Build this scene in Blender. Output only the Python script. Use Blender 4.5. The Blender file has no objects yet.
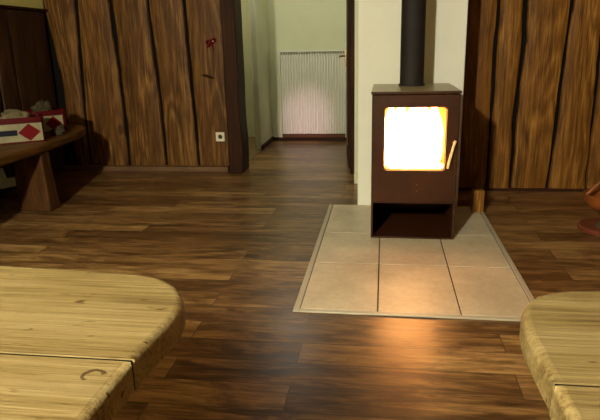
import bpy, bmesh, math, random
from mathutils import Vector, Matrix, noise
random.seed(7)
PI = math.pi
C = bpy.context.scene.collection

# ---------------------------------------------------------------- helpers
def link(name, bm, mat, parent=None, smooth=False, bevel=0, seg=2, angle=40, sub=0):
    bmesh.ops.recalc_face_normals(bm, faces=bm.faces[:])
    me = bpy.data.meshes.new(name); bm.to_mesh(me); bm.free()
    o = bpy.data.objects.new(name, me); C.objects.link(o)
    if mat: me.materials.append(mat)
    if smooth or bevel:
        for p in me.polygons: p.use_smooth = True
        try: me.set_sharp_from_angle(angle=math.radians(angle))
        except Exception: pass
    if bevel:
        m = o.modifiers.new('bevel', 'BEVEL'); m.width = bevel; m.segments = seg
        m.limit_method = 'ANGLE'; m.angle_limit = math.radians(35); m.harden_normals = False
    if sub:
        m = o.modifiers.new('sub', 'SUBSURF'); m.levels = sub; m.render_levels = sub
    if parent:
        o.parent = parent
        o.matrix_parent_inverse = Matrix.Translation(parent.location).inverted()
    return o
def tag(o, label=None, cat=None, group=None, kind=None):
    if label: o['label'] = label
    if cat: o['category'] = cat
    if group: o['group'] = group
    if kind: o['kind'] = kind
    return o
def thing(name, label, cat, loc, group=None):
    o = bpy.data.objects.new(name, None); C.objects.link(o); o.location = loc
    o.empty_display_size = .1
    return tag(o, label, cat, group)
def structure(o): o['kind'] = 'structure'; return o
def box(bm, x0, x1, y0, y1, z0, z1):
    v = [bm.verts.new(p) for p in ((x0,y0,z0),(x1,y0,z0),(x1,y1,z0),(x0,y1,z0),(x0,y0,z1),(x1,y0,z1),(x1,y1,z1),(x0,y1,z1))]
    for f in ((0,3,2,1),(4,5,6,7),(0,1,5,4),(1,2,6,5),(2,3,7,6),(3,0,4,7)): bm.faces.new([v[i] for i in f])
    return v
def B(*a):
    bm = bmesh.new(); box(bm, *a); return bm
def prism(bm, pts, lift):          # pts: closed loop of 3D points, lift: vector
    L = Vector(lift)
    a = [bm.verts.new(p) for p in pts]; b = [bm.verts.new(Vector(p)+L) for p in pts]
    bm.faces.new(a[::-1]); bm.faces.new(b); n = len(a)
    for i in range(n): bm.faces.new((a[i], a[(i+1)%n], b[(i+1)%n], b[i]))
def tube(bm, pts, rad, n=10, closed=False):
    pts = [Vector(p) for p in pts]; rings = []; N = len(pts)
    for i, p in enumerate(pts):
        t = (pts[(i+1)%N]-pts[i-1]) if closed else (pts[min(i+1,N-1)]-pts[max(i-1,0)])
        t.normalize()
        u = t.cross(Vector((0,0,1)) if abs(t.z) < .9 else Vector((1,0,0))).normalized(); w = t.cross(u)
        r = rad[i] if isinstance(rad, (list, tuple)) else rad
        rings.append([bm.verts.new(p+u*r*math.cos(2*PI*k/n)+w*r*math.sin(2*PI*k/n)) for k in range(n)])
    for i in range(N if closed else N-1):
        a, b = rings[i], rings[(i+1)%N]
        for k in range(n): bm.faces.new((a[k], a[(k+1)%n], b[(k+1)%n], b[k]))
    if not closed: bm.faces.new(rings[0][::-1]); bm.faces.new(rings[-1])
def lathe(bm, prof, c, n=32):
    rings = [[bm.verts.new((c[0]+r*math.cos(2*PI*k/n), c[1]+r*math.sin(2*PI*k/n), c[2]+z)) for k in range(n)] for r, z in prof]
    for a, b in zip(rings, rings[1:]):
        for k in range(n): bm.faces.new((a[k], a[(k+1)%n], b[(k+1)%n], b[k]))
    bm.faces.new(rings[0][::-1]); bm.faces.new(rings[-1])

# ---------------------------------------------------------------- materials
def lin(c):
    return tuple(((x/255)/12.92 if x/255 <= .04045 else ((x/255+.055)/1.055)**2.4) for x in c)+(1,)
class NT:
    def __init__(s, name):
        s.m = bpy.data.materials.new(name); s.m.use_nodes = True; s.t = s.m.node_tree
        s.p = s.t.nodes['Principled BSDF']
    def n(s, typ, **kw):
        nd = s.t.nodes.new(typ)
        for k, v in kw.items():
            if k.startswith('i_'):
                key = k[2:]; key = int(key) if key.isdigit() else key.replace('_', ' ')
                if isinstance(v, bpy.types.NodeSocket): s.t.links.new(v, nd.inputs[key])
                else: nd.inputs[key].default_value = v
            else: setattr(nd, k, v)
        return nd
    def math(s, op, a, b=0, c=0, clamp=False):
        nd = s.t.nodes.new('ShaderNodeMath'); nd.operation = op; nd.use_clamp = clamp
        for i, v in enumerate((a, b, c)):
            if isinstance(v, bpy.types.NodeSocket): s.t.links.new(v, nd.inputs[i])
            else: nd.inputs[i].default_value = v
        return nd.outputs[0]
    def ramp(s, fac, stops):
        nd = s.t.nodes.new('ShaderNodeValToRGB'); s.t.links.new(fac, nd.inputs[0])
        e = nd.color_ramp.elements
        while len(e) < len(stops): e.new(.5)
        for el, (p, c) in zip(e, stops): el.position = p; el.color = c
        return nd.outputs[0]
    def mix(s, fac, a, b, mode='MIX'):
        nd = s.t.nodes.new('ShaderNodeMix'); nd.data_type = 'RGBA'; nd.blend_type = mode
        for k, v in ((0, fac), (6, a), (7, b)):
            if isinstance(v, bpy.types.NodeSocket): s.t.links.new(v, nd.inputs[k])
            else: nd.inputs[k].default_value = v
        return nd.outputs[2]
    def coords(s, scale, rnd=True, offs=(0,0,0)):
        tc = s.n('ShaderNodeTexCoord')
        v = tc.outputs['Object']
        if rnd:
            oi = s.n('ShaderNodeObjectInfo')
            a = s.n('ShaderNodeVectorMath', operation='SCALE'); a.inputs[0].default_value = (13.1, 7.7, 5.3)
            s.t.links.new(oi.outputs['Random'], a.inputs['Scale'])
            b = s.n('ShaderNodeVectorMath', operation='ADD'); s.t.links.new(v, b.inputs[0]); s.t.links.new(a.outputs[0], b.inputs[1]); v = b.outputs[0]
        mp = s.n('ShaderNodeMapping'); s.t.links.new(v, mp.inputs[0]); mp.inputs['Scale'].default_value = scale
        mp.inputs['Location'].default_value = offs
        return mp.outputs[0]
    def noise(s, vec, scale=1, detail=4, rough=.55, dist=0):
        return s.n('ShaderNodeTexNoise', i_Vector=vec, i_Scale=scale, i_Detail=detail, i_Roughness=rough, i_Distortion=dist).outputs[0]
    def bump(s, h, strength=.3, dist=.01):
        b = s.n('ShaderNodeBump'); b.inputs['Strength'].default_value = strength; b.inputs['Distance'].default_value = dist
        s.t.links.new(h, b.inputs['Height']); s.t.links.new(b.outputs[0], s.p.inputs['Normal'])
    def col(s, c):
        if isinstance(c, bpy.types.NodeSocket): s.t.links.new(c, s.p.inputs['Base Color'])
        else: s.p.inputs['Base Color'].default_value = c
    def set(s, **k):
        for a, v in k.items():
            if isinstance(v, bpy.types.NodeSocket): s.t.links.new(v, s.p.inputs[a.replace('_',' ')])
            else: s.p.inputs[a.replace('_',' ')].default_value = v
        return s

def wood(name, light, mid, dark, axis='z', ring=1.0, rough=.6, patch=.5, bump=.5, spec=.3, specks=0, fine=1.0):
    s = NT(name)
    def sc(a, l): return {'z': (a, a, l), 'x': (l, a, a), 'y': (a, l, a)}[axis]
    low = s.noise(s.coords(sc(5, .75)), 1, 2, .5, .3)
    rings = s.math('PINGPONG', s.math('MULTIPLY', low, 16*ring), 1)
    fib = s.noise(s.coords(sc(115*fine, 3.5)), 1, 6, .72)
    med = s.noise(s.coords(sc(26, .9)), 1, 4, .6, .2)
    f = s.math('ADD', s.math('MULTIPLY', rings, .13), s.math('ADD', s.math('MULTIPLY', fib, .85), s.math('MULTIPLY', med, .36)))
    c = s.ramp(s.math('SUBTRACT', f, .22), [(.25, dark), (.43, mid), (.63, light)])
    pt = s.noise(s.coords(sc(3.5, 1.6)), 1, 3, .6)
    pm = s.ramp(pt, [(.38, (0,0,0,1)), (.62, (1,1,1,1))])
    c = s.mix(s.math('MULTIPLY', pm, patch), c, mid, 'MIX')
    pt2 = s.noise(s.coords(sc(6, 2.0), offs=(4,9,2)), 1, 4, .65)
    dk = s.ramp(pt2, [(.55, (1,1,1,1)), (.72, (.42,.36,.32,1))])
    c = s.mix(patch, c, dk, 'MULTIPLY')
    # knots
    kv = s.coords(sc(2.6, 1.15))
    vo = s.n('ShaderNodeTexVoronoi', i_Vector=kv, i_Scale=1.0)
    kd = s.ramp(vo.outputs['Distance'], [(.045, (.22,.14,.09,1)), (.085, (1,1,1,1))])
    c = s.mix(.8, c, kd, 'MULTIPLY')
    h = f
    if specks:
        sp = s.noise(s.coords(sc(60, 17)), 1, 2, .5)
        sm = s.ramp(sp, [(.70, (1,1,1,1)), (.75, (.25,.17,.1,1))])
        c = s.mix(specks, c, sm, 'MULTIPLY')
        ck = s.noise(s.coords(sc(26, .8), offs=(1,2,3)), 1, 3, .6)
        cm = s.ramp(s.math('ABSOLUTE', s.math('SUBTRACT', ck, .52)), [(.0, (.45,.33,.2,1)), (.006, (1,1,1,1))])
        c = s.mix(specks*.7, c, cm, 'MULTIPLY')
    s.col(c)
    s.bump(h, bump, .004)
    s.set(Roughness=rough); s.p.inputs['Specular IOR Level'].default_value = spec*.45
    return s

MAT = {}
MAT['board'] = wood('rough_board', lin((158,116,58)), lin((94,60,24)), lin((38,20,8)), 'z', rough=.5, patch=.5, spec=.35).m
MAT['board_right'] = wood('amber_board', lin((176,126,56)), lin((114,72,24)), lin((54,28,8)), 'z', rough=.5, patch=.6, spec=.35).m
MAT['board_dark'] = wood('dark_board', lin((86,58,34)), lin((58,36,20)), lin((26,15,9)), 'z', rough=.55, patch=.5).m
MAT['post'] = wood('brown_post', lin((72,38,14)), lin((46,23,8)), lin((22,11,4)), 'z', rough=.6, ring=.6).m
MAT['bench'] = wood('bench_wood', lin((134,92,46)), lin((92,60,25)), lin((44,25,10)), 'y', rough=.45).m
MAT['bench_leg'] = wood('bench_leg_wood', lin((104,68,32)), lin((70,42,18)), lin((30,17,7)), 'z', rough=.5).m
tb = wood('pale_table_wood', lin((154,136,98)), lin((131,112,72)), lin((86,66,38)), 'x', ring=.8, rough=.55, patch=.25, bump=.6, spec=.25, specks=1.0, fine=1.3)
# curved crack around the knot near the end of the second plank
def ring_mark(s, cx, cy, r, w, cut):
    tc = s.n('ShaderNodeTexCoord')
    sep = s.n('ShaderNodeSeparateXYZ', i_0=tc.outputs['Object'])
    dx = s.math('SUBTRACT', sep.outputs[0], cx); dy = s.math('SUBTRACT', sep.outputs[1], cy)
    wob = s.math('MULTIPLY', s.math('SUBTRACT', s.noise(tc.outputs['Object'], 60, 3), .5), .012)
    d = s.math('SQRT', s.math('ADD', s.math('MULTIPLY', dx, dx), s.math('MULTIPLY', s.math('MULTIPLY', dy, dy), 1.3)))
    e = s.math('ABSOLUTE', s.math('SUBTRACT', s.math('ADD', d, wob), r))
    m = s.math('LESS_THAN', e, w)
    side = s.math('GREATER_THAN', s.math('ADD', dy, s.math('MULTIPLY', dx, -.8)), cut)
    return s.math('MULTIPLY', m, side)
m1 = ring_mark(tb, -.364, .602, .0135, .0030, -.008)
src = tb.p.inputs['Base Color'].links[0].from_socket
tb.col(tb.mix(tb.math('MULTIPLY', m1, .85), src, lin((60,38,22))))
MAT['table'] = tb.m

def paint(name, c, var=.06, rough=.8, bump=.15):
    s = NT(name)
    f = s.noise(s.coords((2,2,2), False), 1.5, 4, .6)
    d = tuple(x*(1-var*2.2) for x in c[:3])+(1,)
    s.col(s.ramp(f, [(.3, d), (.6, c)]))
    g = s.noise(s.coords((60,60,60), False), 1, 3, .6)
    s.bump(g, bump, .003); s.set(Roughness=rough)
    if max(c[:3]) < .15: s.p.inputs['Specular IOR Level'].default_value = .15
    return s.m
MAT['plaster'] = paint('white_plaster', lin((236,234,218)), .03)
MAT['hall'] = paint('hall_plaster', lin((210,212,180)), .04)
MAT['yellow'] = paint('yellow_green_plaster', lin((214,204,120)), .04)
MAT['ceiling'] = paint('ceiling_plaster', lin((215,205,175)), .04)
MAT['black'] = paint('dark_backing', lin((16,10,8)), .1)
MAT['side_floor'] = paint('beige_side_floor', lin((128,108,62)), .1, .5)
MAT['white_plastic'] = paint('white_plastic', lin((232,226,205)), .0, .35, 0)
MAT['radiator'] = paint('radiator_enamel', lin((214,212,196)), .01, .32, 0)
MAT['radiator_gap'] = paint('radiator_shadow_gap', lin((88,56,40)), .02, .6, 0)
MAT['dark_base'] = paint('dark_brown_skirting', lin((60,30,18)), .1, .5)
MAT['brown_base'] = paint('brown_skirting', lin((110,76,44)), .15, .55)
MAT['red'] = paint('dark_red_card', lin((78,8,12)), .05, .5)
MAT['red_diamond'] = paint('red_diamond_print', lin((104,8,12)), .02, .45)
MAT['label'] = paint('cream_label', lin((150,142,108)), .2, .6)
MAT['navy'] = paint('navy_band', lin((24,22,38)), .02, .5)
MAT['cream_cloth'] = paint('cream_cloth', lin((128,114,80)), .25, .9, .6)
MAT['grey_cloth'] = paint('grey_cloth', lin((80,72,56)), .3, .9, .6)
MAT['pale_card'] = paint('pale_card', lin((225,230,200)), .05, .6)
MAT['ribbon'] = paint('red_ribbon', lin((105,12,16)), .05, .4)
MAT['orange'] = paint('orange_bowl', lin((140,76,28)), .3, .5, .4)
MAT['foot_red'] = paint('reddish_foot', lin((112,56,38)), .2, .4)
MAT['trim_light'] = paint('hearth_trim', lin((186,176,156)), .08, .4)
MAT['firebrick'] = paint('firebrick', lin((196,140,84)), .12, .9)
MAT['handle'] = paint('warm_handle', lin((240,215,160)), .0, .3, 0)

s = NT('stove_steel')
s.col(s.ramp(s.noise(s.coords((6,6,6), False), 1, 5, .7), [(.3, lin((50,25,12))), (.7, lin((68,37,18)))]))
s.set(Roughness=.38); s.p.inputs['Specular IOR Level'].default_value = .25; s.bump(s.noise(s.coords((300,300,300), False), 1, 2), .08, .001)
MAT['steel'] = s.m
s = NT('stove_top_steel'); s.col(lin((165,150,115))); s.set(Roughness=.35, Metallic=.3); MAT['steel_top'] = s.m
s = NT('flue_steel'); s.col(s.ramp(s.noise(s.coords((8,8,3), False), 1, 4), [(.3, lin((18,11,9))), (.7, lin((28,17,13)))])); s.set(Roughness=.75, Metallic=.1); MAT['flue'] = s.m
s = NT('metal'); s.col(lin((160,130,90))); s.set(Roughness=.25, Metallic=1.0); MAT['metal'] = s.m

# glass: thin, clear with a reflection
m = bpy.data.materials.new('stove_glass'); m.use_nodes = True; t = m.node_tree; t.nodes.clear()
o_ = t.nodes.new('ShaderNodeOutputMaterial'); mx = t.nodes.new('ShaderNodeMixShader'); tr = t.nodes.new('ShaderNodeBsdfTransparent'); gl = t.nodes.new('ShaderNodeBsdfGlossy')
gl.inputs['Roughness'].default_value = .05; tr.inputs[0].default_value = (1,.96,.9,1); mx.inputs[0].default_value = .06
t.links.new(tr.outputs[0], mx.inputs[1]); t.links.new(gl.outputs[0], mx.inputs[2]); t.links.new(mx.outputs[0], o_.inputs[0]); MAT['glass'] = m
def emit(name, c, k):
    m = bpy.data.materials.new(name); m.use_nodes = True; t = m.node_tree; t.nodes.clear()
    o = t.nodes.new('ShaderNodeOutputMaterial'); e = t.nodes.new('ShaderNodeEmission'); e.inputs[0].default_value = c; e.inputs[1].default_value = k
    t.links.new(e.outputs[0], o.inputs[0]); return m
FIRE = 34
MAT['flame'] = emit('flame_glow', (1,.47,.15,1), FIRE)
MAT['ember'] = emit('ember_glow', (1,.40,.10,1), FIRE*.5)

# laminate floor, planks run left-right
s = NT('wood_laminate_floor')
tc = s.n('ShaderNodeTexCoord'); mp = s.n('ShaderNodeMapping'); s.t.links.new(tc.outputs['Object'], mp.inputs[0]); mp.inputs['Location'].default_value = (.31, .06, 0)
br = s.n('ShaderNodeTexBrick', i_Vector=mp.outputs[0], i_Scale=1.0); br.offset = .37; br.squash = 1
br.inputs['Brick Width'].default_value = 1.25; br.inputs['Row Height'].default_value = .15; br.inputs['Mortar Size'].default_value = .0022
br.inputs['Mortar Smooth'].default_value = .2
br.inputs['Color1'].default_value = (0,0,0,1); br.inputs['Color2'].default_value = (1,1,1,1); br.inputs['Mortar'].default_value = (.5,.5,.5,1); br.inputs['Bias'].default_value = 0
bw = s.n('ShaderNodeSeparateColor', i_0=br.outputs[0]).outputs[0]
def shifted(scale):
    cb = s.n('ShaderNodeCombineXYZ'); s.t.links.new(s.math('MULTIPLY', bw, 17.3), cb.inputs[0]); s.t.links.new(s.math('MULTIPLY', bw, 5.1), cb.inputs[2])
    ad = s.n('ShaderNodeVectorMath', operation='ADD'); s.t.links.new(tc.outputs['Object'], ad.inputs[0]); s.t.links.new(cb.outputs[0], ad.inputs[1])
    m2 = s.n('ShaderNodeMapping'); s.t.links.new(ad.outputs[0], m2.inputs[0]); m2.inputs['Scale'].default_value = scale; return m2.outputs[0]
n1 = s.noise(shifted((3.0, 26, 4)), 1, 6, .68, .8)
n2 = s.noise(shifted((9, 130, 4)), 1, 4, .65)
n3 = s.noise(shifted((3.4, 14, 4)), 1, 5, .7, .6)
f = s.math('ADD', s.math('MULTIPLY', n1, .65), s.math('ADD', s.math('MULTIPLY', n2, .25), s.math('MULTIPLY', bw, .16)))
c = s.ramp(f, [(.34, lin((54,35,19))), (.47, lin((104,73,42))), (.58, lin((150,114,70))), (.72, lin((190,154,102)))])
dk = s.ramp(n3, [(.40, (.36,.30,.25,1)), (.52, (1,1,1,1))])
c = s.mix(.8, c, dk, 'MULTIPLY')
c = s.mix(s.math('MULTIPLY', br.outputs['Fac'], .75), c, lin((30,18,10)))
s.col(c); s.set(Roughness=s.math('ADD', .23, s.math('MULTIPLY', n1, .18)))
s.p.inputs['Specular IOR Level'].default_value = .5
s.bump(s.math('SUBTRACT', s.math('MULTIPLY', f, .4), br.outputs['Fac']), .25, .002)
MAT['floor'] = s.m

# hearth tile material
s = NT('hearth_tile')
a = s.noise(s.coords((3,3,3), False), 1, 5, .6); b = s.noise(s.coords((40,40,40), False), 1, 3, .6)
c = s.ramp(s.math('ADD', s.math('MULTIPLY', a, .7), s.math('MULTIPLY', b, .3)), [(.35, lin((186,172,146))), (.65, lin((220,206,180)))])
s.col(c); s.set(Roughness=.42); s.bump(b, .1, .002); MAT['tile'] = s.m
MAT['grout'] = paint('tile_grout', lin((84,66,46)), .05, .9)

# ---------------------------------------------------------------- room shell
XL = -3.19; YB = 5.32; YR = 4.62; ZC = 2.45
structure(link('floor', B(XL-.1, 3.2, -3.0, 7.3, -.06, 0), MAT['floor']))
# beige floor of the side room beyond the hall opening (threshold line slightly slanted)
bm = bmesh.new(); prism(bm, [(-3.3,5.5,0),(-1.345,5.5,0),(-1.365,5.6,0),(-1.395,6.42,0),(-1.44,6.43,0),(-1.44,7.36,0),(-3.3,7.36,0)], (0,0,.004))
structure(link('floor', bm, MAT['side_floor']))
structure(link('ceiling', B(XL-.1, 3.2, -3.0, 7.6, ZC, ZC+.08), MAT['ceiling']))
structure(link('wall_left', B(XL-.12, XL, -3.0, YB, 0, ZC), MAT['yellow']))
wb = structure(link('wall_back', B(XL-.1, -1.44, YB+.02, YB+.16, 0, ZC), MAT['black']))
wr = structure(link('wall_back', B(.50, 3.2, YR+.02, YR+.16, 0, ZC), MAT['black']))
structure(link('wall_right', B(3.1, 3.2, -3.0, YR, 0, ZC), MAT['board_dark']))
structure(link('wall_chimney', B(-.182, .535, 4.09, YR+.16, 0, ZC), MAT['plaster'], bevel=.006))
structure(link('wall_hall_back', B(-1.46, .0, 7.12, 7.24, 0, ZC), MAT['hall']))
structure(link('wall_hall_right', B(-.24, -.14, YR+.16, 7.12, 0, ZC), MAT['hall']))
structure(link('wall_hall_left', B(-1.46, -1.39, 6.4, 7.12, 0, ZC), MAT['hall'], bevel=.012, seg=3))
structure(link('wall_side_room', B(-3.3, -1.39, 7.38, 7.48, 0, ZC), MAT['hall']))
structure(link('wall_side_room', B(-3.4, -3.3, 5.48, 7.48, 0, ZC), MAT['hall']))
# lintel over the doorway
structure(link('trim_1', B(-1.46, -.18, 5.16, 5.42, 2.04, 2.2), MAT['post'], bevel=.006))
structure(link('wall_over_door', B(-1.46, -.18, 5.34, 5.46, 2.2, ZC), MAT['plaster']))

# skirtings
structure(link('baseboard_hall_back', B(-1.39, -.3, 7.08, 7.12, 0, .035), MAT['dark_base'], bevel=.003))
structure(link('baseboard_hall_left', B(-1.39, -1.37, 6.41, 7.09, 0, .05), MAT['dark_base'], bevel=.003))
structure(link('baseboard_back', B(XL+.02, -1.46, 5.20, 5.27, 0, .05), MAT['brown_base'], bevel=.006))
structure(link('baseboard_back_right', B(.56, 3.1, 4.585, 4.62, 0, .022), MAT['dark_base'], bevel=.003))

# door posts
def wavy_post(name, x0, x1, y0, y1, z1, mat, seed):
    bm = bmesh.new(); n = 30; rings = []
    for i in range(n+1):
        z = z1*i/n
        w = [.012*noise.noise(Vector((seed+k*3.1, z*2.2, 0))) for k in range(2)]
        rings.append([bm.verts.new(p) for p in ((x0+w[0],y0,z),(x1+w[1],y0,z),(x1+w[1],y1,z),(x0+w[0],y1,z))])
    for a, b in zip(rings, rings[1:]):
        for k in range(4): bm.faces.new((a[k],a[(k+1)%4],b[(k+1)%4],b[k]))
    bm.faces.new(rings[0][::-1]); bm.faces.new(rings[-1])
    return structure(link(name, bm, mat, bevel=.008))
wavy_post('trim_2', -1.435, -1.305, 5.15, 5.42, 2.04, MAT['post'], 3)
wavy_post('trim_3', -.295, -.255, 5.16, 5.40, 2.04, MAT['post'], 8)

# live-edge boards
def board(xl, xr, y, z0, z1, mat, parent, seed, th=.03, flip=None):
    """xl/xr: lists of (z, x). front face at y. flip: put the board on the left wall, x values are then Y."""
    def at(tab, z):
        for (za, xa), (zb, xb) in zip(tab, tab[1:]):
            if z <= zb: return xa+(xb-xa)*(z-za)/(zb-za) if zb > za else xb
        return tab[-1][1]
    bm = bmesh.new(); N = 56; M = 7; rows = []
    for i in range(N+1):
        z = z0+(z1-z0)*i/N
        wl = .009*noise.noise(Vector((seed*1.7, z*3.5, 1)))+.004*noise.noise(Vector((seed, z*11, 5)))
        wr_ = .009*noise.noise(Vector((seed*2.3+9, z*3.5, 1)))+.004*noise.noise(Vector((seed+4, z*11, 5)))
        a, b = at(xl, z)+wl, at(xr, z)+wr_
        row = [(a, y+th)]
        for k in range(M+1):
            u = k/M; edge = min(u, 1-u)
            dy = .010*math.exp(-edge*14)*1.0 - .003*noise.noise(Vector((u*2+seed, z*1.3, 3)))
            row.append((a+(b-a)*u + (.006 if k == 0 else -.006 if k == M else 0), y+dy))
        row.append((b, y+th))
        rows.append([bm.verts.new((q, p, z) if flip is None else (flip-(p-y)+0, q, z)) for q, p in row])
    for r0, r1 in zip(rows, rows[1:]):
        for k in range(len(r0)-1): bm.faces.new((r0[k], r0[k+1], r1[k+1], r1[k]))
        bm.faces.new((r0[-1], r0[0], r1[0], r1[-1]))
    bm.faces.new(rows[0][::-1]); bm.faces.new(rows[-1])
    return link('wooden_board', bm, mat, parent, smooth=True, angle=50)
G = .014
YF = YB-.03+.005
zt = ZC-.02
seams = [  # left side seams at the back wall, (z, x, halfgap)
  [(0,-3.05,.0),(.5,-3.09,0),(.9,-3.10,.0),(1.6,-3.20,.0),(2.4,-3.24,0)],
  [(0,-2.905,.008),(.5,-2.90,.012),(1.1,-2.878,.02),(1.6,-2.852,.018),(2.4,-2.84,.015)],
  [(0,-2.495,.016),(.6,-2.49,.014),(1.1,-2.50,.016),(1.6,-2.515,.02),(2.4,-2.52,.015)],
  [(0,-2.108,.012),(.6,-2.115,.012),(1.1,-2.135,.014),(1.6,-2.15,.012),(2.4,-2.16,.012)],
  [(0,-1.775,.010),(.6,-1.785,.012),(1.1,-1.80,.012),(1.6,-1.808,.012),(2.4,-1.81,.012)],
  [(0,-1.445,.004),(1.1,-1.44,.004),(2.4,-1.44,.004)]]
for i in range(5):
    a = [(z, x+g) for z, x, g in seams[i]]; b = [(z, x-g) for z, x, g in seams[i+1]]
    if i == 0: a = [(z, max(x, XL+.012)) for z, x in a]
    bo = board(a, b, YF-.006*(i % 2), .012, zt, MAT['board'], wb, 11+i*3.3)
seamsR = [
  [(0,.56,0),(.7,.555,0),(1.4,.548,0),(2.4,.55,0)],
  [(0,.816,.006),(.35,.818,.007),(.72,.822,.010),(1.2,.818,.013),(1.42,.818,.012),(2.4,.83,.01)],
  [(0,1.003,.006),(.4,.998,.010),(.6,.99,.014),(.9,1.012,.014),(1.15,1.022,.022),(1.42,1.010,.02),(2.4,1.01,.015)],
  [(0,1.279,.007),(.7,1.302,.010),(1.4,1.330,.012),(2.4,1.37,.01)],
  [(0,1.566,.005),(.7,1.558,.008),(1.4,1.552,.008),(2.4,1.56,.008)],
  [(0,1.86,.006),(2.4,1.9,.006)], [(0,2.16,.006),(2.4,2.12,.006)], [(0,2.5,.006),(2.4,2.5,.006)], [(0,2.8,.006),(2.4,2.83,.006)], [(0,3.09,0),(2.4,3.09,0)]]
for i in range(len(seamsR)-1):
    a = [(z, x+g) for z, x, g in seamsR[i]]; b = [(z, x-g) for z, x, g in seamsR[i+1]]
    board(a, b, YR-.03-.006*(i % 2), .024, zt, MAT['board_right'], wr, 51+i*2.9)
# left wall dado of dark boards, 1.53 m high, with a cap
dado = structure(link('wall_left', B(XL, XL+.008, -2.9, YB, 0, 1.50), MAT['black']))
ys = [5.285, 4.72, 4.46, 4.12, 3.75, 3.4, 3.0, 2.6, 2.2, 1.8, 1.4, 1.0, .6, .2]
for i in range(len(ys)-1):
    y1, y0 = ys[i], ys[i+1]; sl = .03 if i % 2 else -.02
    board([(0,y0+.008),(1.5,y0+.008+sl)], [(0,y1-.008),(1.5,y1-.008+(sl if i else 0)*-0)], 0, .01, 1.50, MAT['board_dark'], dado, 90+i*2.1, flip=XL+.034)
structure(link('trim_4', B(XL, XL+.05, -2.9, 5.30, 1.505, 1.53), MAT['post'], bevel=.004))

# open door leaf in the hall, seen edge-on
bm = bmesh.new(); prism(bm, [(-.335,5.44,.01),(-.297,5.44,.01),(-.363,6.22,.01),(-.398,6.22,.01)], (0,0,2.0))
d = structure(link('door_1', bm, MAT['post'], bevel=.003))
bm = bmesh.new(); tube(bm, [(-.39,6.12,1.03),(-.44,6.115,1.03),(-.455,6.10,1.03),(-.455,6.03,1.03),(-.452,5.99,1.025)], .009)
box(bm, -.402, -.394, 6.10, 6.14, .92, 1.10); box(bm, -.40, -.355, 6.205, 6.226, .93, 1.09)
link('door_handle', bm, MAT['metal'], d, smooth=True)
for z in (.28, 1.75):
    bm = bmesh.new(); tube(bm, [(-.34,5.43,z-.05),(-.34,5.43,z+.05)], .010); link('hinge', bm, MAT['metal'], d, smooth=True)

# ---------------------------------------------------------------- hearth
h = thing('stove_hearth', 'pale tiled hearth slab with light edging set into the wood floor', 'hearth', (.15,3.2,0))
HX0, HX1, HY0, HY1 = -.362, .672, 2.335, 4.085
link('grout_bed', B(HX0, HX1, HY0, HY1, 0, .006), MAT['grout'], h)
bm = bmesh.new()
xs = [HX0, -.013, .348, HX1]; yy = [HY0, 2.905, 3.43, HY1]
for i in range(3):
    for j in range(3): box(bm, xs[i]+.003, xs[i+1]-.003, yy[j]+.003, yy[j+1]-.003, .002, .008)
link('tiles', bm, MAT['tile'], h, bevel=.002)
bm = bmesh.new()
box(bm, HX0-.028, HX0, HY0-.026, HY1, 0, .009); box(bm, HX1, HX1+.026, HY0-.026, HY1, 0, .009)
box(bm, HX0, HX1, HY0-.026, HY0, 0, .009)
link('edging', bm, MAT['trim_light'], h, bevel=.003)

# ---------------------------------------------------------------- stove
SX0, SX1, SY0, SY1, SZ0, SZ1 = -.068, .423, 3.335, 3.97, .009, .885
ZS = .235   # shelf between firebox and log store
st = thing('wood_stove', 'black-brown steel wood stove with lit glass door on tiled hearth', 'stove', (.178,3.6,.017))
T = .012
bm = bmesh.new()   # outer shell with open log store below
box(bm, SX0, SX0+T, SY0+.004, SY1, SZ0, SZ1-T); box(bm, SX1-T, SX1, SY0+.004, SY1, SZ0, SZ1-T)
box(bm, SX0+T, SX1-T, SY1-T, SY1, SZ0, SZ1-T); box(bm, SX0+T, SX1-T, SY0+.004, SY1-T, ZS-.006, ZS+.006)
box(bm, SX0+T, SX1-T, SY0+.004, SY1-T, SZ0, SZ0+.010)
link('body', bm, MAT['steel'], st, bevel=.002)
link('top_plate', B(SX0-.004, SX1+.004, SY0-.004, SY1+.004, SZ1-T, SZ1), MAT['steel_top'], st, bevel=.003)
link('top_plate_rim', B(SX0-.005, SX1+.005, SY0-.008, SY0-.0042, SZ1-.014, SZ1-.001), MAT['steel'], st)
# front: door with a glass opening, rounded corners
GX0, GX1, GZ0, GZ1 = .003, .353, .432, .797
def rrect(x0, x1, z0, z1, r, n=5):
    P = []
    for cx, cz, a0 in ((x1-r,z1-r,0),(x0+r,z1-r,90),(x0+r,z0+r,180),(x1-r,z0+r,270)):
        for k in range(n+1):
            a = math.radians(a0+90*k/n); P.append((cx+r*math.cos(a), cz+r*math.sin(a)))
    return P
def frame(x0, x1, z0, z1, ix0, ix1, iz0, iz1, r, ya, yb, ro=.004):
    bm = bmesh.new(); o = rrect(x0,x1,z0,z1,ro); i = rrect(ix0,ix1,iz0,iz1,r); n = len(o)
    V = [[bm.verts.new((x,y,z)) for x, z in L] for L, y in ((o,ya),(i,ya),(o,yb),(i,yb))]
    for k in range(n):
        q = (k+1) % n
        bm.faces.new((V[0][k],V[0][q],V[1][q],V[1][k])); bm.faces.new((V[2][k],V[2][q],V[3][q],V[3][k]))
        bm.faces.new((V[0][k],V[0][q],V[2][q],V[2][k])); bm.faces.new((V[1][k],V[1][q],V[3][q],V[3][k]))
    return bm
dr = link('door', frame(SX0+.004, SX1-.004, ZS+.008, SZ1-.02, GX0, GX1, GZ0, GZ1, .02, SY0-.012, SY0+.003), MAT['steel'], st, bevel=.0015)
link('glass_pane', B(GX0-.012, GX1+.012, SY0+.005, SY0+.009, GZ0-.012, GZ1+.012), MAT['glass'], dr)
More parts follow.
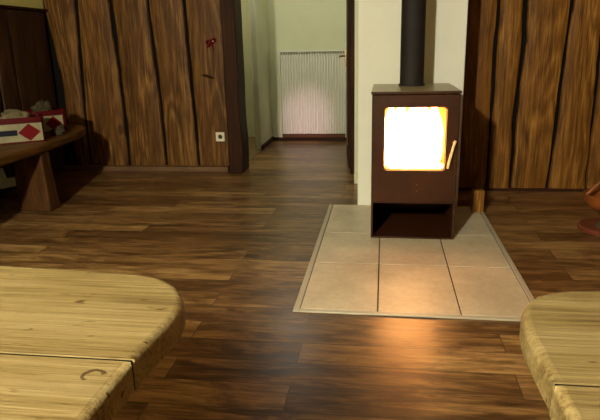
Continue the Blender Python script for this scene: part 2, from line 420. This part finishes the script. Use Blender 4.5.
link('glass_gasket', frame(GX0-.014, GX1+.014, GZ0-.014, GZ1+.014, GX0+.004, GX1-.004, GZ0+.004, GZ1-.004, .02, SY0+.010, SY0+.016, .01), MAT['firebrick'], dr)
bm = bmesh.new(); tube(bm, [(.366,SY0-.042,.452),(.374,SY0-.045,.50),(.392,SY0-.046,.58),(.402,SY0-.044,.612)], [.007,.0075,.0075,.008])
tube(bm, [(.396,SY0-.044,.596),(.396,SY0-.010,.596)], .006); tube(bm, [(.370,SY0-.044,.475),(.372,SY0-.010,.475)], .005)
o = link('door_handle', bm, MAT['handle'], dr, smooth=True); o['label'] = 'pale slanting metal door handle'
for z in (.352, .315):
    bm = bmesh.new(); tube(bm, [(.197,SY0-.022,z),(.197,SY0-.010,z)], .0045); link('air_knob', bm, MAT['metal'], dr, smooth=True)
# firebox lining
bm = bmesh.new()
FX0, FX1, FY1, FZ0, FZ1 = -.03, .385, 3.74, .40, .82
box(bm, FX0-.02, FX0, SY0+.03, FY1, FZ0, FZ1); box(bm, FX1, FX1+.02, SY0+.03, FY1, FZ0, FZ1)
box(bm, FX0-.02, FX1+.02, FY1, FY1+.03, FZ0, FZ1); box(bm, FX0-.02, FX1+.02, SY0+.03, FY1+.03, FZ0-.03, FZ0); box(bm, FX0-.02, FX1+.02, SY0+.03, FY1+.03, FZ1, FZ1+.02)
link('firebox_lining', bm, MAT['firebrick'], st)
# flue
FC = (.172, 3.80)
bm = bmesh.new(); lathe(bm, [(.075,SZ1-.002),(.075,ZC-.005)], (FC[0],FC[1],0), 40); fl_ = link('flue_pipe', bm, MAT['flue'], st, smooth=True)
bm = bmesh.new(); lathe(bm, [(.082,SZ1),(.082,SZ1+.012),(.076,SZ1+.014)], (FC[0],FC[1],0), 40); link('flue_collar', bm, MAT['flue'], st, smooth=True)

# fire
fr = thing('log_fire', 'bright white-orange fire burning behind the glass of the stove', 'fire', (.178,3.55,FZ0))
def flame(cx, cy, w, hgt, lean, seed):
    bm = bmesh.new(); n = 20; prof = []; rings = []
    for i in range(n+1):
        t_ = i/n; r = w*math.sin(PI*min(1, .12+t_*.88))**.75*(1-.55*t_)+.002
        x = cx+lean*t_*t_+.018*noise.noise(Vector((seed, t_*3, 0))); y = cy+.012*noise.noise(Vector((seed, t_*3, 7)))
        rings.append([bm.verts.new((x+r*math.cos(2*PI*k/16)*(1+.18*math.sin(3*2*PI*k/16+seed)), y+.55*r*math.sin(2*PI*k/16), FZ0+.012+hgt*t_)) for k in range(16)])
    for a, b in zip(rings, rings[1:]):
        for k in range(16): bm.faces.new((a[k],a[(k+1)%16],b[(k+1)%16],b[k]))
    bm.faces.new(rings[0][::-1]); bm.faces.new(rings[-1])
    link('flame', bm, MAT['flame'], fr, smooth=True)
for i, a in enumerate([(.178,3.56,.125,.385,.01),(.085,3.60,.095,.33,-.02),(.275,3.60,.095,.34,.02),(.055,3.50,.05,.24,.01),(.305,3.50,.05,.26,-.01),(.135,3.48,.075,.29,-.02),(.235,3.47,.075,.28,.02),(.06,3.66,.08,.37,-.02),(.30,3.66,.08,.37,.02),(.18,3.66,.10,.39,0),(.12,3.67,.09,.395,-.01),(.24,3.67,.09,.395,.01),(.05,3.67,.065,.39,0),(.30,3.67,.065,.39,0),]):
    flame(*a, i*2.3+1)
bm = bmesh.new(); rr = random.Random(3)
for i in range(46):
    x, y = rr.uniform(-.01,.365), rr.uniform(3.40,3.70); r = rr.uniform(.014,.026)
    g = bmesh.ops.create_icosphere(bm, subdivisions=1, radius=r, matrix=Matrix.Translation((x, y, FZ0+r*.7)) @ Matrix.Rotation(rr.uniform(0,3), 4, 'X'))
link('ember_bed', bm, MAT['ember'], fr)['kind'] = 'stuff'

# small wooden block beside the stove
bm = bmesh.new(); prism(bm, [(.612,3.93,.009),(.690,3.93,.009),(.690,3.99,.009),(.612,3.99,.009)], (0,0,.155))
tag(link('wooden_block', bm, MAT['board_right'], bevel=.004), 'small upright wooden block on back right corner of the hearth', 'wood block')

# ---------------------------------------------------------------- radiator
r_ = thing('panel_radiator', 'white ribbed panel radiator on the far hall wall', 'radiator', (-.86,7.05,.1))
RX0, RX1, RZ0, RZ1, RY = -1.257, -.452, .10, 1.085, 7.02
bm = bmesh.new(); n = 24; pr = []
for i in range(n):
    x0 = RX0+.012+(RX1-RX0-.024)*i/n; w = (RX1-RX0-.024)/n
    pr += [(x0, RY+.014), (x0+w*.3, RY), (x0+w*.7, RY), ]
pr.append((RX1-.012, RY+.010))
loop = [(x,y,RZ0-.008) for x,y in pr]+[(RX1-.012,RY+.03,RZ0-.008),(RX0+.012,RY+.03,RZ0-.008)]
prism(bm, loop, (0,0,RZ1-RZ0-.037))
link('ribbed_panel', bm, MAT['radiator'], r_)
link('back_panel', B(RX0+.01, RX1-.01, RY+.06, RY+.072, RZ0+.03, RZ1-.045), MAT['radiator'], r_)
bm = bmesh.new(); box(bm, RX0, RX1, RY-.004, RY+.078, RZ1-.012, RZ1)
for k in range(26):
    x = RX0+.012+k*(RX1-RX0-.03)/25; box(bm, x, x+.006, RY-.003, RY+.07, RZ1-.045, RZ1-.012)
link('top_grille', bm, MAT['radiator'], r_)
for x in (RX0, RX1-.010): link('side_panel', B(x, x+.010, RY-.004, RY+.078, RZ0-.055, RZ1-.012), MAT['radiator'], r_, bevel=.002)
o = link('shadow_gap_strip', B(RX0+.010, RX1-.010, RY, RY+.06, RZ0-.055, RZ0-.010), MAT['radiator_gap'], r_); o['label'] = 'dark brown strip painted as the shadow gap under the panel'  # dark-coloured strip stands in for the shadow below the radiator panel
for x in (RX0+.15, RX1-.15):
    for z in (.3, .85): link('wall_bracket', B(x-.015, x+.015, RY+.072, 7.12, z, z+.06), MAT['radiator'], r_)

# ---------------------------------------------------------------- socket, ribbon
so = thing('power_socket', 'small square white power socket low on the wood-board wall', 'socket', (-1.541,5.27,.327))
yS = 5.278
bm = frame(-1.584,-1.499,.284,.370,-1.563,-1.520,.305,.349,.021,yS-.002,yS+.016)
link('cover_plate', bm, MAT['white_plastic'], so, bevel=.002)
bm = bmesh.new()
prism(bm, [(x, yS+.010, z) for x, z in rrect(-1.564,-1.519,.304,.350,.02)], (0,.006,0)); link('socket_well', bm, MAT['grey_cloth'], so)
bm = bmesh.new()
for x in (-1.551,-1.532): tube(bm, [(x,yS+.004,.327),(x,yS+.011,.327)], .003)
link('contact_hole', bm, MAT['black'], so)
rb = thing('ribbon_bow', 'small dark red ribbon bow hanging on the board beside the door post', 'ribbon', (-1.575,5.26,1.2))
yR = 5.285
for sx in (-1, 1):
    bm = bmesh.new(); P = []
    for k in range(17):
        a = 2*PI*k/16; P.append((-1.572+sx*(.021-.021*math.cos(a)), yR-.012-.010*math.sin(a), 1.197+.017*math.sin(a)+(.018 if sx > 0 else -.006)*(1-math.cos(a))*.5))
    tube(bm, P, .0075, 8); link('bow_loop', bm, MAT['ribbon'], rb, smooth=True)
    bm = bmesh.new(); tube(bm, [(-1.572,yR-.014,1.195),(-1.572+sx*.016-.004,yR-.018,1.165),(-1.572+sx*.030-.012,yR-.010,1.125+(.022 if sx < 0 else 0))], [.007,.008,.004], 8); link('ribbon_tail', bm, MAT['ribbon'], rb, smooth=True)
bm = bmesh.new(); bmesh.ops.create_uvsphere(bm, u_segments=16, v_segments=10, radius=.014, matrix=Matrix.Translation((-1.570,yR-.020,1.200)))
link('knot', bm, MAT['ribbon'], rb, smooth=True)
bm = bmesh.new(); bmesh.ops.create_uvsphere(bm, u_segments=12, v_segments=8, radius=.006, matrix=Matrix.Translation((-1.548,yR-.022,1.203)))
o = link('bead', bm, MAT['white_plastic'], rb, smooth=True); o['label'] = 'white bead'
# dark peg in the same board
bm = bmesh.new(); tube(bm, [(-1.685,5.292,.905),(-1.64,5.283,.897),(-1.60,5.282,.884),(-1.57,5.292,.874)], [.006,.012,.013,.007])
tag(link('wooden_peg', bm, MAT['post'], smooth=True), 'short dark peg lying across the board below the red ribbon', 'peg')

# ---------------------------------------------------------------- corner bench
bn = thing('wall_bench', 'long rustic wooden bench with rounded end along the left wall', 'bench', (-2.8,3.9,0))
BT = .50
pts = [(XL+.06,2.2),(-2.40,2.2),(-2.425,2.9),(-2.44,3.4),(-2.45,3.85),(-2.475,4.2),(-2.52,4.5),(-2.59,4.72),(-2.70,4.86),(-2.84,4.93),(XL+.06,4.95)]
P = []
for i in range(len(pts)-1):          # Catmull-Rom for a soft front edge
    if i == 0 or i == len(pts)-2: P.append(pts[i]); continue
    p0, p1, p2, p3 = pts[i-1], pts[i], pts[i+1], pts[min(i+2, len(pts)-1)]
    for k in range(5):
        t_ = k/5
        P.append(tuple(.5*((2*p1[j])+(-p0[j]+p2[j])*t_+(2*p0[j]-5*p1[j]+4*p2[j]-p3[j])*t_*t_+(-p0[j]+3*p1[j]-3*p2[j]+p3[j])*t_**3) for j in (0,1)))
P.append(pts[-1])
bm = bmesh.new(); prism(bm, [(x+.006*noise.noise(Vector((x*4,y*6,0))),y,BT-.06) for x,y in P], (0,0,.06))
link('seat', bm, MAT['bench'], bn, bevel=.014, seg=4)
def leg(x0, x1, xt0, xt1, y):
    bm = bmesh.new(); n = 14; R_ = []
    for i in range(n+1):
        t_ = i/n; z = (BT-.06)*t_; q = (1-t_)**1.5
        a = xt0+(x0-xt0)*q+.006*noise.noise(Vector((y,z*6,1))); b = xt1+(x1-xt1)*q+.006*noise.noise(Vector((y,z*6,8)))
        d_ = .055+.02*q
        R_.append([bm.verts.new(p) for p in ((a,y-d_,z),(b,y-d_,z),(b,y+d_,z),(a,y+d_,z))])
    for a, b in zip(R_, R_[1:]):
        for k in range(4): bm.faces.new((a[k],a[(k+1)%4],b[(k+1)%4],b[k]))
    bm.faces.new(R_[0][::-1]); bm.faces.new(R_[-1])
    link('leg', bm, MAT['bench_leg'], bn, bevel=.012, seg=3)
leg(-2.70, -2.44, -2.70, -2.46, 3.86); leg(-2.72, -2.42, -2.67, -2.49, 2.5)
link('wall_cleat', B(XL+.05, XL+.10, 2.25, 4.9, BT-.14, BT-.06), MAT['bench_leg'], bn, bevel=.004)
# pale L-shaped bracket below the bench, against the wall
bm = bmesh.new(); prism(bm, [(-3.02,4.06,.10),(-3.02,4.29,.075),(-3.02,4.31,.15),(-3.02,4.16,.165),(-3.02,4.13,.26),(-3.02,4.06,.27)], (-.025,0,0))
tag(link('letter_board', bm, MAT['pale_card'], bevel=.003), 'pale L-shaped panel piece under the bench against the wall', 'panel')

# ---------------------------------------------------------------- boxes on the bench
def gift_box(label, cx, cy, w, dpt, hgt, rot, navy, shift):
    t = thing('storage_box', label, 'box', (cx, cy, BT), 'red boxes on the bench')
    Rm = Matrix.Translation((cx,cy,BT)) @ Matrix.Rotation(rot, 4, 'Z')
    def fin(name, bm, mat, **k):
        bmesh.ops.transform(bm, matrix=Rm, verts=bm.verts[:]); return link(name, bm, mat, t, **k)
    th = .006
    out = rrect(-w/2, w/2, -dpt/2, dpt/2, .03); inn = rrect(-w/2+th, w/2-th, -dpt/2+th, dpt/2-th, .026); n = len(out)
    bm = bmesh.new()
    V = [[bm.verts.new((x,y,z)) for x, y in L] for L, z in ((out,0),(out,hgt),(inn,hgt),(inn,th))]
    for A, Bq in zip(V, V[1:]):
        for k in range(n): bm.faces.new((A[k],A[(k+1)%n],Bq[(k+1)%n],Bq[k]))
    bm.faces.new(V[0][::-1]); bm.faces.new(V[3])
    fin('box_body', bm, MAT['red'], smooth=True)
    bm = frame(0,1,0,1,.1,.9,.1,.9,.05,0,1); bm.free()
    bm = bmesh.new()   # rim band
    o2 = rrect(-w/2-.004, w/2+.004, -dpt/2-.004, dpt/2+.004, .033)
    V = [[bm.verts.new((x,y,z)) for x, y in L] for L, z in ((o2,hgt-.035),(o2,hgt+.002),(inn,hgt+.002),(out,hgt-.035))]
    for i in range(4):
        A, Bq = V[i], V[(i+1)%4]
        for k in range(n): bm.faces.new((A[k],A[(k+1)%n],Bq[(k+1)%n],Bq[k]))
    fin('rim', bm, MAT['red'], smooth=True)
    lx0, lx1 = shift
    lb = fin('label_panel', B(lx0, lx1, -dpt/2-.003, -dpt/2+.001, .012, hgt-.042), MAT['label'])
    zc = (hgt-.03)/2; a = (hgt-.054)/2*.98; ax = a*(1.2 if navy else 1.05); dc = lx1-ax-.012
    bm = bmesh.new(); prism(bm, [(dc-ax,-dpt/2-.0045,zc),(dc,-dpt/2-.0045,zc-a),(dc+ax,-dpt/2-.0045,zc),(dc,-dpt/2-.0045,zc+a)], (0,.002,0))
    bmesh.ops.transform(bm, matrix=Rm, verts=bm.verts[:]); o = link('diamond_print', bm, MAT['red_diamond'], lb); o['label'] = 'red diamond printed on the cream label'
    if navy:
        bm = B(lx0-.001, dc-ax-.004, -dpt/2-.0045, -dpt/2-.001, zc-.018, zc+.022)
        bmesh.ops.transform(bm, matrix=Rm, verts=bm.verts[:]); o = link('navy_band', bm, MAT['navy'], lb)
    return t
def crumple(name, label, cat, c, r, sz, mat, seed, z=1.0):
    bm = bmesh.new(); bmesh.ops.create_icosphere(bm, subdivisions=4, radius=1)
    for v in bm.verts:
        n_ = noise.noise(v.co*1.8+Vector((seed,0,0)))*.35+noise.noise(v.co*4+Vector((0,seed,0)))*.2
        v.co *= 1+n_; v.co = Vector((c[0]+v.co.x*r, c[1]+v.co.y*r, c[2]+max(v.co.z, -.8)*sz))
    return tag(link(name, bm, mat, smooth=True, angle=70), label, cat)
gift_box('red box with navy band and red diamond label, nearer of two on bench', -2.755, 3.97, .40, .26, .185, .62, True, (-.16, .185))
gift_box('smaller red box with red diamond label, nearer the room corner on bench', -2.815, 4.50, .27, .24, .18, .80, False, (-.07, .10))
crumple('folded_cloth', 'cream crumpled cloth heaped in the nearer red box', 'cloth', (-2.74,3.98,.66), .105, .075, MAT['cream_cloth'], 2)
crumple('folded_cloth', 'dull grey cloth heaped in the smaller red box by the corner', 'cloth', (-2.82,4.48,.665), .085, .085, MAT['grey_cloth'], 6)
crumple('wool_bundle', 'small tangled grey bundle lying in front of the smaller red box', 'bundle', (-2.595,4.285,.53), .05, .036, MAT['grey_cloth'], 11)

# ---------------------------------------------------------------- bowl ornament at the right edge
bw_ = thing('footed_bowl', 'orange-brown footed bowl on the floor at the far right edge', 'bowl', (1.375,3.60,0))
c3 = (1.385,3.60,0)
bm = bmesh.new(); lathe(bm, [(.15,.0),(.175,.008),(.178,.024),(.165,.036),(.14,.030),(.06,.028)], c3); link('foot', bm, MAT['foot_red'], bw_, smooth=True)
bm = bmesh.new(); lathe(bm, [(.075,.028),(.055,.06),(.05,.10),(.07,.135)], c3); o = link('stem', bm, MAT['grey_cloth'], bw_, smooth=True); o['label'] = 'grey stem'
bm = bmesh.new(); lathe(bm, [(.06,.13),(.12,.15),(.155,.19),(.165,.235),(.158,.238),(.145,.20),(.11,.165),(.02,.15)], c3); o = link('bowl', bm, MAT['orange'], bw_, smooth=True); o['label'] = 'orange-brown bowl'
bm = bmesh.new()
tube(bm, [(c3[0]-.155+.31*k/16, c3[1], .225+.12*math.sin(PI*k/16)) for k in range(17)], .009)
link('handle', bm, MAT['orange'], bw_, smooth=True)

# ---------------------------------------------------------------- tables
def table_plank(parent, P, z, th, seam_lo, seam_hi, big=.013):
    """P: outline in plan. Edges lying on a seam (y = seam_lo / seam_hi) get only a small chamfer."""
    bm = bmesh.new(); prism(bm, [(x,y,z-th) for x,y in P], (0,0,th))
    lay = bm.edges.layers.float.new('bevel_weight_edge')
    for e in bm.edges:
        a, b = e.verts; flat = abs(a.co.z-b.co.z) < 1e-5
        seam = any(q is not None and abs(a.co.y-q) < 1e-4 and abs(b.co.y-q) < 1e-4 for q in (seam_lo, seam_hi))
        if flat: e[lay] = .1 if seam else 1.0
        else: e[lay] = .1 if any(q is not None and abs(a.co.y-q) < 1e-4 for q in (seam_lo, seam_hi)) else 0
    o = link('tabletop_plank', bm, MAT['table'], parent, bevel=big, seg=5)
    o.modifiers['bevel'].limit_method = 'WEIGHT'
    return o
def smooth_pts(P, k=4):
    Q = []
    for i in range(len(P)-1):
        p0, p1, p2, p3 = P[max(i-1,0)], P[i], P[i+1], P[min(i+2,len(P)-1)]
        for m in range(k):
            t = m/k
            Q.append(tuple(.5*((2*p1[j])+(-p0[j]+p2[j])*t+(2*p0[j]-5*p1[j]+4*p2[j]-p3[j])*t*t+(-p0[j]+3*p1[j]-3*p2[j]+p3[j])*t**3) for j in (0,1)))
    return Q+[P[-1]]
def make_table(label, s, end, xe, x_far, y_far, seam, z=.75, th=.052):
    xm = (xe+x_far)/2
    t = thing('plank_table', label, 'table', (xm,.5,0), 'rustic plank tables in the foreground')
    table_plank(t, [(x_far, seam)]+smooth_pts(end)+[(x_far, y_far)], z, th, seam, None)
    for k, (hi, lo) in enumerate(((seam-.008, seam-.288), (seam-.296, seam-.572))):
        table_plank(t, [(x_far, lo),(xe-.001*k, lo),(xe, hi),(x_far, hi)], z, th, lo if k == 0 else None, hi)
    for k, q in enumerate((seam, seam-.288)):  # black strips set into the plank gaps to stand in for their shade
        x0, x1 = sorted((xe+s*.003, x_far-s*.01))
        o = link('gap_shade_strip', B(x0, x1, q-.0079, q-.0001, z-th+.004, z-.0035), MAT['black'], t); o['label'] = 'dark strip standing in for the shade in the gap between two planks'
    for xx in (xe+s*.45, x_far-s*.35):
        bm = bmesh.new(); prism(bm, [(xx-.035,seam-.48,.0),(xx-.035,seam+.18,.0),(xx-.035,seam+.10,z-th-.06),(xx-.035,seam-.40,z-th-.06)], (.07,0,0))
        link('leg', bm, MAT['table'], t, bevel=.006)
        link('crosspiece', B(xx-.04, xx+.04, seam-.5, seam+.2, z-th-.06, z-th-.001), MAT['table'], t, bevel=.005)
    a, b = sorted((xe+s*.415, x_far-s*.315))
    link('stretcher', B(a, b, seam-.20, seam-.15, .22, .32), MAT['table'], t, bevel=.005)
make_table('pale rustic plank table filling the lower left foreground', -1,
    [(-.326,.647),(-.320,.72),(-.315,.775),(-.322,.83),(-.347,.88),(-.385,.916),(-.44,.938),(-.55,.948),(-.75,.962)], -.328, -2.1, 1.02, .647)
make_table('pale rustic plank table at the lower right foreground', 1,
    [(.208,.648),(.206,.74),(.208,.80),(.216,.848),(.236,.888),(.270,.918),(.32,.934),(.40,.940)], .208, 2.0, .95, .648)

# ---------------------------------------------------------------- lights
def area(name, loc, tgt, size, power, col, spread=180, sy=None):
    L = bpy.data.lights.new(name, 'AREA'); L.energy = power; L.color = col; L.size = size; L.spread = math.radians(spread)
    if sy: L.shape = 'RECTANGLE'; L.size_y = sy
    else: L.shape = 'DISK'
    o = bpy.data.objects.new(name, L); C.objects.link(o); o.location = loc
    o.rotation_euler = (Vector(tgt)-Vector(loc)).to_track_quat('-Z', 'Y').to_euler(); return o
def point(name, loc, r, power, col):
    L = bpy.data.lights.new(name, 'POINT'); L.energy = power; L.color = col; L.shadow_soft_size = r
    o = bpy.data.objects.new(name, L); C.objects.link(o); o.location = loc; return o
WARM = (1, .96, .74)
point('room_lamp', (-1.3,-1.6,2.32), .09, 800, WARM)
point('hall_lamp', (-1.0,5.95,2.2), .10, 11, (1,.98,.86))
point('side_room_fill', (-2.2,6.3,2.1), .12, 16, (1,.9,.62))  # unseen light added to lighten the beige side-room floor
L = bpy.data.lights.new('added_pink_spot', 'SPOT'); L.energy = 230; L.color = (1,.60,.78); L.spot_size = math.radians(17); L.spot_blend = 1; L.shadow_soft_size = .05  # added pink spot without a known fixture, makes the glow on the radiator
o = bpy.data.objects.new('added_pink_spot', L); C.objects.link(o); o.location = (-.95,4.95,2.2); o.rotation_euler = (Vector((-.93,7.0,.33))-Vector(o.location)).to_track_quat('-Z','Y').to_euler()

w = bpy.data.worlds.new('world'); bpy.context.scene.world = w; w.use_nodes = True
w.node_tree.nodes['Background'].inputs[0].default_value = (1,.80,.48,1); w.node_tree.nodes['Background'].inputs[1].default_value = .03

# ---------------------------------------------------------------- camera
f = 573.0
n_ = Vector((50,1990,f)).normalized(); d_ = Vector((85,-167,f)); d_ = (d_-n_*d_.dot(n_)).normalized()
z_ = -n_; y_ = d_; x_ = y_.cross(z_)
if x_.x < 0: x_ = -x_
# rows of world->image axes (image: x right, y down, z forward) turned into Blender camera axes
R3 = Matrix(((x_.x, -x_.y, -x_.z), (y_.x, -y_.y, -y_.z), (z_.x, -z_.y, -z_.z)))
cam = bpy.data.cameras.new('camera'); co = bpy.data.objects.new('camera', cam); C.objects.link(co)
cam.sensor_fit = 'HORIZONTAL'; cam.sensor_width = 36; cam.lens = f*36/600; cam.clip_start = .02
co.matrix_world = Matrix.Translation((0,0,1.15)) @ R3.to_4x4()
bpy.context.scene.camera = co
vs = bpy.context.scene.view_settings
vs.view_transform = 'Standard'; vs.look = 'None'; vs.gamma = 1; vs.exposure = 0; vs.use_curve_mapping = False
